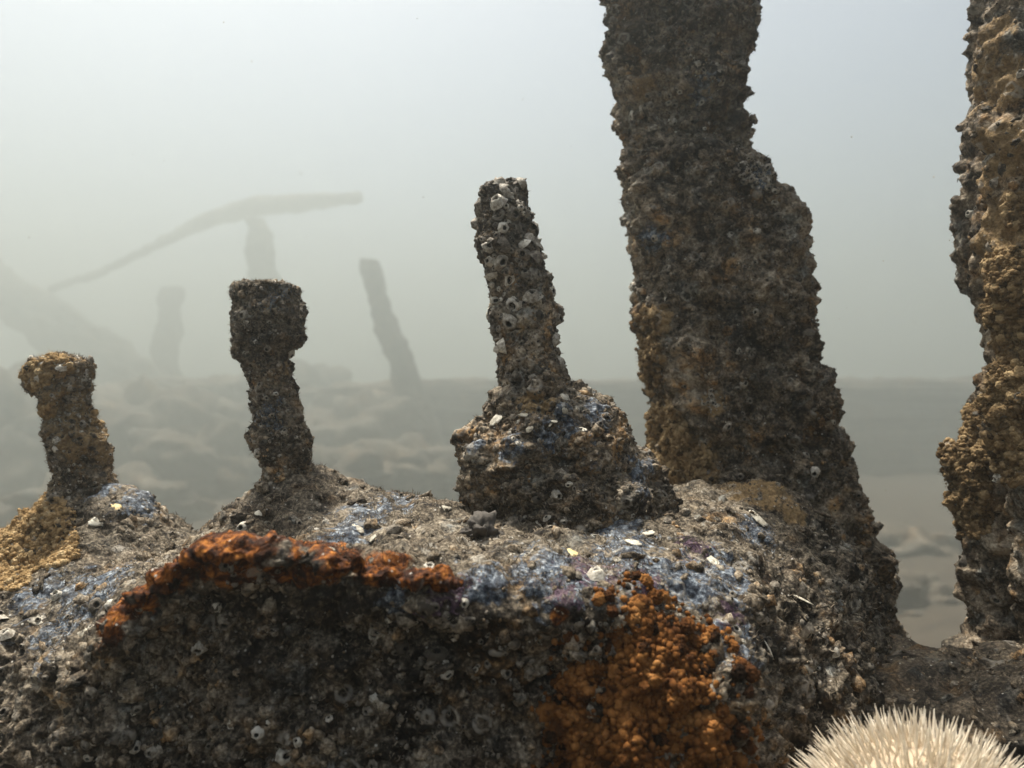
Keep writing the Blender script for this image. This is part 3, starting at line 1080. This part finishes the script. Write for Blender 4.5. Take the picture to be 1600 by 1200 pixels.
# ------------------------------------------------------------------ the tall columns behind
col_root = thing("encrusted_column", "tall dark encrusted column with a stepped shoulder, rising out of frame behind the block", "column", at(1190, 900, .72))
lower = [(984, 1176, 247), (986, 1198, 262), (988, 1220, 292), (992, 1238, 345), (1000, 1254, 400), (1007, 1257, 432), (1008, 1258, 500), (1010, 1270, 560), (1017, 1286, 620), (1022, 1303, 680), (1034, 1323, 740), (1040, 1336, 785), (1050, 1370, 900), (1060, 1400, 1040)]
upper = [(930, 1160, -330), (938, 1166, -250), (953, 1177, 0), (955, 1181, 60), (957, 1170, 100), (965, 1165, 150), (972, 1160, 200), (981, 1156, 240), (986, 1158, 300), (990, 1160, 340)]
lm = loft(lower, .73, 280, 290, depth=0.66, power=3.4)
um = loft(upper, .74, 260, 260, depth=0.62, power=3.4)
for k, (nm, me) in enumerate((("lower_section", lm), ("upper_section", um))):
    crust(me, 1.0, 300 + 20 * k, big=0.013, nod=0.0030, ring=0.0016, bigf=20, pitd=0.0034, mes=0.0085)
    masks(me, tan=[(1020, 500, .69, 35), (1015, 560, .69, 30), (1035, 690, .68, 55), (1060, 720, .68, 45), (1110, 630, .68, 25), (1010, 130, .69, 25), (990, 210, .69, 25), (1030, 740, .68, 40), (1090, 720, .68, 40)],
          blue=[(1180, 280, .70, 30), (1020, 370, .69, 25), (1100, 130, .69, 30)])
    part = link(nm, me, M_PIL, col_root)
    barnacles(part, me, 200, 0.0014, 0.0046, lambda v, n: sstep(0, .35, noise(v * 22, 35)), facing=-0.25)
    tiny_barnacles(part, me, 700, 0.0012, 0.003)
    nodules(part, me, 1100, 0.0010, 0.0045)
    fuzz(part, me, 8000, 0.0015, 0.005)

wp_ = [(1175, 280, .70, 26, 1.5), (1110, 630, .68, 20), (1200, 300, .7, 15)]
tiny_barnacles(part if part.name.startswith('lower') else col_root.children[0], lm, 130, 0.0010, 0.0030, lambda v, n: np.clip(blob_mask(v, wp_) - 0.25, 0, 1))

rc_root = thing("encrusted_column", "blurred ribbed column at the right edge with tan growth down its front", "column", at(1640, 1150, .6))
backL = [(1520, -330), (1522, 0), (1521, 30), (1513, 65), (1508, 95), (1504, 130), (1507, 160), (1516, 190), (1514, 215), (1500, 240), (1494, 290), (1487, 330), (1485, 352), (1492, 380), (1500, 420), (1506, 460), (1515, 500), (1526, 530), (1531, 548), (1529, 580), (1525, 612), (1516, 640), (1508, 655), (1505, 675), (1490, 702), (1486, 725), (1487, 755), (1482, 790), (1486, 822), (1493, 852), (1508, 882), (1508, 925), (1505, 960), (1499, 990), (1480, 1015), (1468, 1042), (1455, 1080), (1440, 1160), (1430, 1260)]
bm_ = loft([(x + (22 if 640 < y < 860 else 16), 1750 + 0.02 * y, y) for (x, y) in backL], .64, 240, 330, depth=0.55, power=2.8)
frontL = [(1560, -330), (1548, 0), (1540, 100), (1537, 200), (1533, 300), (1538, 400), (1545, 500), (1556, 560), (1563, 600), (1558, 650), (1560, 700), (1573, 750), (1590, 800), (1600, 860), (1602, 900), (1600, 1000), (1560, 1080), (1540, 1250)]
fm_ = loft([(x + 10, 1800, y) for (x, y) in frontL], .57, 240, 300, depth=0.6, power=2.4)
for k, (nm, me) in enumerate((("rear_rib", bm_), ("front_rib", fm_))):
    crust(me, 1.0, 350 + 20 * k, big=0.011, nod=0.0030, bigf=20, pitd=0.0028, chk=0.003, mes=0.0085)
    masks(me, tan=[(1500, 720, .6, 60), (1500, 800, .6, 45), (1570, 450, .54, 60), (1570, 600, .54, 70), (1590, 530, .54, 60), (1580, 700, .54, 50), (1520, 640, .6, 40), (1560, 230, .55, 60), (1570, 120, .55, 50), (1580, 340, .55, 60), (1560, 30, .55, 40), (1520, 120, .6, 40), (1510, 420, .6, 40), (1515, 300, .6, 30), (1510, 880, .6, 40)])
    part = link(nm, me, M_PIL, rc_root)
    barnacles(part, me, 60, 0.002, 0.005)
    nodules(part, me, 600, 0.0010, 0.0045)
    fuzz(part, me, 5000, 0.0015, 0.005)

# rough ledge under the right column, on which the urchin sits
led_rows = [(1370, 1900, 1060), (1335, 1930, 1085), (1310, 1950, 1130), (1290, 1960, 1200), (1280, 1960, 1300), (1270, 1960, 1420), (1260, 1960, 1560)]
led = loft(led_rows, .56, 220, 150, depth=0.66, power=2.6)
crust(led, 1.1, 390, big=0.012, nod=0.0034, bigf=22)
masks(led)
lg = thing("rough_ledge", "low dark rough ledge at the foot of the right column behind the urchin", "rock", at(1620, 1560, .56))
link("body", led, M_DARK, lg)
nodules(lg, led, 700, 0.0015, 0.006)
fuzz(lg, led, 2000, 0.002, 0.005)


# ------------------------------------------------------------------ bushy growths
def growth(name, label, cat, spots, me_list, meshes, nmax, rmin, rmax, group=None, small=1500, spread_k=0.62):
    """a colony of rounded lobes over the surface inside the spots (px, py, radius px)"""
    allp, alln = [], []
    for me in me_list:
        v, n = get_vn(me)
        c = np.array([0, 0, CZ])
        fc = ((c - v) * n).sum(1)
        px = 800 + v[:, 0] / v[:, 1] * FPX
        py = 600 - (v[:, 2] - CZ) / v[:, 1] * FPX
        w = np.full(len(v), -1.0)
        for (x, y, r, *e) in spots:
            ex = e[0] if e else 1.0
            w = np.maximum(w, 1 - np.hypot((px - x) / ex, py - y) / r)
        w = np.where((fc > -0.15 * 0.6) & (v[:, 1] < 0.85), w + 0.25 * noise(v * 60, 91), -1)
        i = np.nonzero(w > 0.02)[0]
        allp.append(v[i])
        alln.append(n[i])
    allp, alln = np.concatenate(allp), np.concatenate(alln)
    p, n = allp, alln
    i = RNG.permutation(len(p))[:nmax * 6]
    p, n = p[i], n[i]
    r = rmin + (rmax - rmin) * RNG.random(len(p)) ** 1.6
    o = np.argsort(-r)
    p, n, r = p[o], n[o], r[o]
    keep = []
    for k in range(len(p)):
        if len(keep) >= nmax:
            break
        if keep:
            q = np.array(keep)
            if (np.linalg.norm(p[q] - p[k], axis=1) < spread_k * (r[q] + r[k])).any():
                continue
        keep.append(k)
    p, n, r = p[keep], n[keep], r[keep]
    root = thing(name, label, cat, p.mean(0), group)
    p = p + n * (RNG.random(len(p))[:, None] * rmax * 0.3)
    place_parts(root, "lobe", meshes, p, n, r, squash=(0.8, 1.25), sink=0.1, tilt=0.5)
    if small:
        i = RNG.permutation(len(allp))[:small]
        bulk(root, "lobe_cover", LOBE_SMALL[0], LOBE_SMALL[1], allp[i] + alln[i] * 0.001, alln[i], RNG.uniform(0.0007, 0.0022, len(i)), meshes[0].materials[0], sq=(0.8, 1.2), sink=0.0)
        p, n = allp[i], alln[i]
        V, Fc = [], []
        for k in range(3):
            d = n + 0.7 * RNG.standard_normal(n.shape)
            d /= np.linalg.norm(d, axis=1, keepdims=True)
            L = RNG.uniform(0.003, 0.0075, len(p))[:, None]
            R = frames(d, RNG.random(len(p)) * 6.28)
            V.append(np.stack([p + R[:, :, 0] * .0002, p - R[:, :, 0] * .0001 + R[:, :, 1] * .00017, p - R[:, :, 0] * .0001 - R[:, :, 1] * .00017, p + d * L], 1).reshape(-1, 3))
        V = np.concatenate(V)
        Fc = np.array([(0, 1, 3), (1, 2, 3), (2, 0, 3)])[None] + (np.arange(len(V) // 4) * 4)[:, None, None]
        o = link("fuzz", mesh_np("fuzz", V, Fc.reshape(-1, 3)), meshes[0].materials[0], root)
        o["kind"] = "stuff"
    return root


# orange colony on the block's front right corner: a swelling of its own and lobes over it
sw_rows = [(990, 1010, 950), (955, 1040, 970), (925, 1068, 1000), (898, 1100, 1035), (868, 1124, 1065), (878, 1140, 1095), (846, 1154, 1125), (862, 1158, 1160), (838, 1170, 1200), (846, 1168, 1250), (870, 1150, 1320), (900, 1130, 1380)]
sw = loft(sw_rows, .418, 220, 150, depth=0.46, power=2.0)
vv, nn = get_vn(sw)
f1, r1 = worley(vv * 40, 61)
set_v(sw, vv + nn * (0.020 * np.clip(0.6 - f1, -0.3, 1) * (0.3 + r1) + 0.004 * fbm(vv * 60, 3, 62))[:, None])
crust(sw, 0.8, 400, big=0.004)
og = growth("orange_sponge", "bushy orange-brown growth on the front right corner of the block", "sponge",
            [(985, 965, 60, 1.2), (1000, 1010, 80, 1.2), (930, 1070, 85, 1.1), (1080, 1060, 95, 1.0), (920, 1120, 90), (1010, 1130, 110, 1.2), (1120, 1140, 70), (980, 1200, 130, 1.3), (1000, 1290, 150)],
            [sw, block_me], LOBE_O, 299, 0.0014, 0.0040, small=1600, spread_k=0.5)
swo = link("mass", sw, M_ORANGE, og)
swo.location = -og.location
pk, nk = pick(sw, 3200, None, -0.3)
bulk(og, "lobe_cover", LOBE_SMALL[0], LOBE_SMALL[1], pk + nk * 0.002 * RNG.random((len(pk), 1)), nk, RNG.uniform(0.0010, 0.0030, len(pk)), M_ORANGE, sq=(0.8, 1.2), sink=0.0)
fuzz(og, sw, 13000, 0.0015, 0.0055, mat=M_ORANGE, wid=0.00017)

growth("tan_hydroid_clump", "small yellow woolly tuft on the cap of the far left stud", "algae",
       [(62, 582, 22, 1.2), (85, 574, 18, 1.6), (58, 598, 14), (75, 640, 14), (150, 655, 12)], [STUD_ME[("left", "nut")], STUD_ME[("left", "shaft")]], LOBE_Y, 90, 0.0010, 0.0028, "woolly clumps", small=500)
growth("tan_hydroid_clump", "ochre woolly clump on the left mound at the photo's left edge", "algae",
       [(60, 810, 50, 1.2), (20, 850, 55), (70, 850, 40, 1.2), (15, 890, 35)], [block_me], LOBE_Y, 299, 0.0012, 0.0030, "woolly clumps")
growth("tan_hydroid_clump", "tan woolly clump low on the left edge of the stepped column", "algae",
       [(1035, 670, 42, 0.9), (1045, 715, 42, 1.1), (1080, 720, 30), (1040, 745, 25)], [lm], LOBE_T, 220, 0.0012, 0.0038, "woolly clumps")
growth("tan_hydroid_clump", "narrow tan woolly strip halfway up the left edge of the stepped column", "algae",
       [(1012, 500, 22, 0.7), (1012, 540, 28, 0.7), (1015, 590, 25, 0.7)], [lm], LOBE_T, 120, 0.0012, 0.0034, "woolly clumps")
growth("tan_hydroid_clump", "tan woolly clump on the rear rib of the right edge column", "algae",
       [(1505, 705, 35, 1.2), (1505, 760, 40, 1.2), (1510, 810, 35, 1.2), (1530, 650, 25)], [bm_], LOBE_T, 299, 0.0011, 0.0036, "woolly clumps")
growth("tan_hydroid_clump", "long tan woolly growth down the front rib at the right edge", "algae",
       [(1580, 430, 45), (1570, 500, 45), (1590, 570, 45), (1580, 640, 50), (1590, 710, 45), (1595, 330, 25)], [fm_], LOBE_T, 299, 0.0011, 0.0038, "woolly clumps")

# ------------------------------------------------------------------ sea urchin
UC = at(1442, 1326, .385)
urch = thing("sea_urchin", "cream spiny sea urchin at the bottom right corner", "sea urchin", UC - np.array([0, 0, .046]))
v, f = ico(4)
R_T = 0.054
tv = v * np.array([R_T, R_T, R_T * 0.9]) * (1 + 0.03 * noise(v * 9, 2))[:, None] + UC
link("test", mesh_np("test", tv, f), M_TEST, urch)
NS = 4600
k = np.arange(NS) + 0.5
phi = np.arccos(1 - 2 * k / NS)
tht = np.pi * (1 + 5 ** 0.5) * k
dirs = np.stack([np.cos(tht) * np.sin(phi), np.sin(tht) * np.sin(phi), np.cos(phi)], 1)
dirs += 0.05 * RNG.standard_normal(dirs.shape)
dirs /= np.linalg.norm(dirs, axis=1, keepdims=True)
dirs = dirs[dirs[:, 2] > -0.75]
sp_prof = [(1.0, -0.02), (0.85, 0.06), (0.72, 0.6), (0.2, 1.0)]
na = 5
th = np.linspace(0, 2 * np.pi, na, endpoint=False)
sv = np.concatenate([np.stack([r * np.cos(th), r * np.sin(th), np.full(na, z)], 1) for r, z in sp_prof])
a_ = np.arange(na)
b_ = (a_ + 1) % na
sf_ = np.concatenate([np.stack([q * na + a_, q * na + b_, (q + 1) * na + b_, (q + 1) * na + a_], 1) for q in range(len(sp_prof) - 1)])
sp_me = mesh_np("spine", sv, sf_)
sp_me.materials.append(M_SPINE)
lean = dirs + 0.16 * RNG.standard_normal(dirs.shape) + np.array([-0.06, -0.05, 0.12])
RR = frames(lean, RNG.random(len(dirs)) * 6.28)
LL = RNG.uniform(0.0065, 0.0185, len(dirs)) * np.where(RNG.random(len(dirs)) < 0.25, 0.6, 1.0)
WW = RNG.uniform(0.00038, 0.00072, len(dirs))
base = UC + dirs * np.array([R_T, R_T, R_T * 0.9]) * 0.985
score = dirs[:, 2] * 1.0 - dirs[:, 1] * 0.5 - np.abs(dirs[:, 1]) * 0.2
vis = np.argsort(-score)
for j in vis[:300]:
    o = bpy.data.objects.new("spine", sp_me)
    COL.objects.link(o)
    o.parent = urch
    Mx = Matrix([[RR[j][a][b] for b in range(3)] for a in range(3)]).to_4x4()
    o.matrix_local = Matrix.Translation(Vector(base[j]) - urch.location) @ Mx @ Matrix.Diagonal((WW[j], WW[j], LL[j], 1))
rest = vis[300:]
S = np.stack([WW[rest], WW[rest], LL[rest]], 1)
V = np.einsum('kij,kvj->kvi', RR[rest], sv[None] * S[:, None, :]) + base[rest][:, None, :]
Fq = sf_[None] + (np.arange(len(rest)) * len(sv))[:, None, None]
o = link("spine_cover", mesh_np("spine_cover", V.reshape(-1, 3), Fq.reshape(-1, 4)), M_SPINE, urch)
o["kind"] = "stuff"


# ------------------------------------------------------------------ stone by the nut
def boulder(name, label, c, r, mat, seed, cat="rock", group=None, sub=5, rough=0.28):
    v, f = ico(sub)
    k = 1 + rough * fbm(v * 1.3 + seed, 5, seed, gain=0.55) * 1.3
    d, _ = worley(v * 2.2 + seed, seed)
    k = k + 0.16 * (0.5 - d)
    me = mesh_np(name, v * k[:, None] * np.array(r), f)
    for nm in ("blue", "purple", "rust", "tan", "ring"):
        attr(me, nm, np.zeros(len(v)))
    return tag(link(name, me, mat, None, Vector([float(x) for x in c])), label, cat, group)


boulder("stone", "small dark stone wedged under the front left of the bluish nut", at(752, 832, .487), (.010, .009, .008), M_STONE, 9, "stone", None, 4, 0.85)


# ------------------------------------------------------------------ wreck fading behind
def far_loft(name, label, rows, d, cat, group=None, depth=1.0, seed=0, d_top=None, amp=1.0):
    d = d * FAR
    me = loft(rows, d, 110, 110, depth=depth, d_top=d_top, dome=0.12 if depth > 0.3 else 0.0)
    v, n = get_vn(me)
    r = 0.02 * d / 5 * amp
    set_v(me, v + n * (r * 1.5 * fbm(v * (14 / d * 3), 4, seed))[:, None])
    for nm in ("blue", "purple", "rust", "tan", "ring"):
        attr(me, nm, np.zeros(len(v)))
    c = at((rows[-1][0] + rows[-1][1]) / 2, rows[-1][2], d)
    root = link(name, me, M_FAR)
    return tag(root, label, cat, group)


far_loft("far_post", "dim leaning post right of the square-nutted stud", [(562, 592, 408), (566, 600, 440), (580, 615, 490), (600, 640, 550), (622, 665, 610), (640, 690, 680), (655, 710, 760)], 4.0, "post", "posts fading in the murk", seed=11)
far_loft("far_post", "faint post directly behind the square-nutted stud, under the far beam", [(384, 412, 342), (386, 422, 365), (388, 432, 420), (392, 442, 520), (396, 450, 620), (400, 455, 720)], 5.4, "post", "posts fading in the murk", seed=12)
far_loft("far_post", "faintest short post between the two left studs", [(252, 287, 450), (246, 284, 480), (240, 280, 530), (236, 280, 600), (232, 282, 700)], 6.4, "post", "posts fading in the murk", seed=13)

# long bent beam: a tube along a path
path = np.array([at(x, y, d * 3.6) for (x, y, d) in ((80, 452, 8.6), (160, 425, 8.4), (240, 385, 8.2), (320, 345, 8.0), (400, 322, 7.8), (480, 316, 7.7), (565, 308, 7.6))])
rad = np.array([.06, .06, .07, .11, .15, .12, .07]) * 2.5
tt = np.linspace(0, len(path) - 1, 120)
pc = np.stack([np.interp(tt, np.arange(len(path)), path[:, a]) for a in range(3)], 1)
for _ in range(6):
    pc[1:-1] = (pc[:-2] + 2 * pc[1:-1] + pc[2:]) / 4
rc = np.interp(tt, np.arange(len(path)), rad)
tg = np.gradient(pc, axis=0)
tg /= np.linalg.norm(tg, axis=1, keepdims=True)
sd = np.cross(tg, [0, 1, 0])
sd /= np.linalg.norm(sd, axis=1, keepdims=True)
fw = np.cross(sd, tg)
na = 40
th = np.linspace(0, 2 * np.pi, na, endpoint=False)
V = pc[:, None] + rc[:, None, None] * (np.cos(th)[None, :, None] * sd[:, None] + np.sin(th)[None, :, None] * fw[:, None])
V = np.concatenate([np.repeat(pc[:1], na, 0)[None], V, np.repeat(pc[-1:], na, 0)[None]])
a = np.arange(na)
b = (a + 1) % na
Fq = np.concatenate([np.stack([k * na + a, (k + 1) * na + a, (k + 1) * na + b, k * na + b], 1) for k in range(len(V) - 1)])
vb = V.reshape(-1, 3)
vb = vb + 0.07 * np.stack([fbm(vb * 2, 3, 71), fbm(vb * 2, 3, 72), fbm(vb * 2, 3, 73)], 1)
me = mesh_np("far_beam", vb, Fq)
tag(link("far_beam", me, M_FAR), "long bent beam, barely visible, arching high in the murk at upper left", "beam")

# heaps of wreckage
heap = [
    # (px, py, d, rx, ry, rz (metres), label)
    (225, 690, 2.9, .34, .30, .22, "big pale silted lump between the left stud and the square-nutted stud"),
    (330, 735, 2.5, .20, .20, .13, "lower lump at the left foot of the square-nutted stud"),
    (30, 700, 2.6, .26, .25, .22, "dark lump at the left edge behind the short stud"),
    (20, 655, 3.4, .30, .3, .22, "higher dim lump at the left edge behind the short stud"),
    (170, 800, 2.0, .20, .18, .10, "silted lump low between the left mound and the middle mound"),
    (560, 700, 3.0, .30, .25, .17, "silted lump right of the square-nutted stud's shaft"),
    (640, 740, 2.4, .20, .18, .10, "low lump between the square-nutted stud and the bluish nut"),
    (520, 745, 2.1, .13, .13, .07, "small lump just above the middle mound's right slope"),
    (430, 660, 4.2, .5, .4, .25, "dim rounded heap behind the square-nutted stud's shaft"),
    (700, 690, 3.6, .30, .3, .22, "dim heap left of the bluish nut"),
    (330, 625, 3.6, .42, .3, .10, "dim ridge top far behind the left studs"),
    (1420, 880, 1.7, .17, .16, .08, "dark silted lump in the gap between the two tall columns"),
    (1380, 950, 1.35, .13, .12, .06, "lower dark lump in the gap just above the block's right flank"),
    (1460, 800, 2.6, .30, .25, .06, "flat pale hump further back in the gap between the columns"),
]
for k, (px, py, d, rx, ry, rz, lab) in enumerate(heap):
    boulder("wreck_lump", lab, at(px, py, d * FAR * 1.3), (rx * FAR * 1.3, ry * FAR * 1.3, rz * FAR * 1.3), M_FAR, 500 + k, "rock", "lumps of wreckage behind", 5, 0.45)

# fallen plates and the long low wall
far_loft("fallen_beam", "faint broad beam sloping down from the left edge behind the short stud", [(-140, -40, 390), (-60, 60, 450), (30, 170, 520), (120, 270, 590), (210, 350, 650), (300, 420, 720)], 6.2, "beam", depth=0.5, seed=31, amp=1.2)
wall = [(560, 2050, 596), (500, 2100, 606), (480, 2150, 640), (470, 2180, 690), (460, 2200, 730)]
far_loft("sunken_wall", "long low dark wall of wreckage on the horizon between the columns", wall, 4.3, "wall", depth=0.14, seed=33, amp=1.2)

# drifting specks in the water
ns_ = 260
dd_ = RNG.uniform(0.25, 3.0, ns_)
pp_ = np.stack([(RNG.uniform(-100, 1700, ns_) - 800) / FPX * dd_, dd_, CZ + (600 - RNG.uniform(-60, 800, ns_)) / FPX * dd_], 1)
rr_ = RNG.uniform(0.00012, 0.00034, ns_) * (0.6 + dd_)
V = LUMPS[1][None] * rr_[:, None, None] * RNG.uniform(0.5, 1.5, (ns_, 1, 3)) + pp_[:, None]
F_ = ICO2[1][None] + (np.arange(ns_) * len(LUMPS[1]))[:, None, None]
snow = link("marine_snow", mesh_np("marine_snow", V.reshape(-1, 3), F_.reshape(-1, 3)), M_SHELL)
snow["kind"] = "stuff"
snow["label"] = "tiny pale specks drifting in the water"

# ------------------------------------------------------------------ the murky water
hx, hy0, hy1, hz0, hz1 = 110.0, -106.0, 110.0, -1.6, 9.3
hv = np.array([(x, y, z) for x in (-hx, hx) for y in (hy0, hy1) for z in (hz0, hz1)])
hf = np.array([(0, 1, 3, 2), (4, 6, 7, 5), (0, 4, 5, 1), (2, 3, 7, 6), (0, 2, 6, 4), (1, 5, 7, 3)])
hm = bpy.data.materials.new("murky_water")
hm.use_nodes = True
hm.node_tree.nodes.clear()
ho = hm.node_tree.nodes.new("ShaderNodeOutputMaterial")
hp = hm.node_tree.nodes.new("ShaderNodeVolumePrincipled")
hp.inputs["Color"].default_value = (0.635, 0.668, 0.635, 1)
hp.inputs["Density"].default_value = HAZE_DENSITY
hp.inputs["Anisotropy"].default_value = 0.74
hm.node_tree.links.new(hp.outputs[0], ho.inputs["Volume"])
haze = link("haze", mesh_np("haze", hv, hf, False), hm)
haze["kind"] = "stuff"
haze["label"] = "pale murky water filling the whole scene"
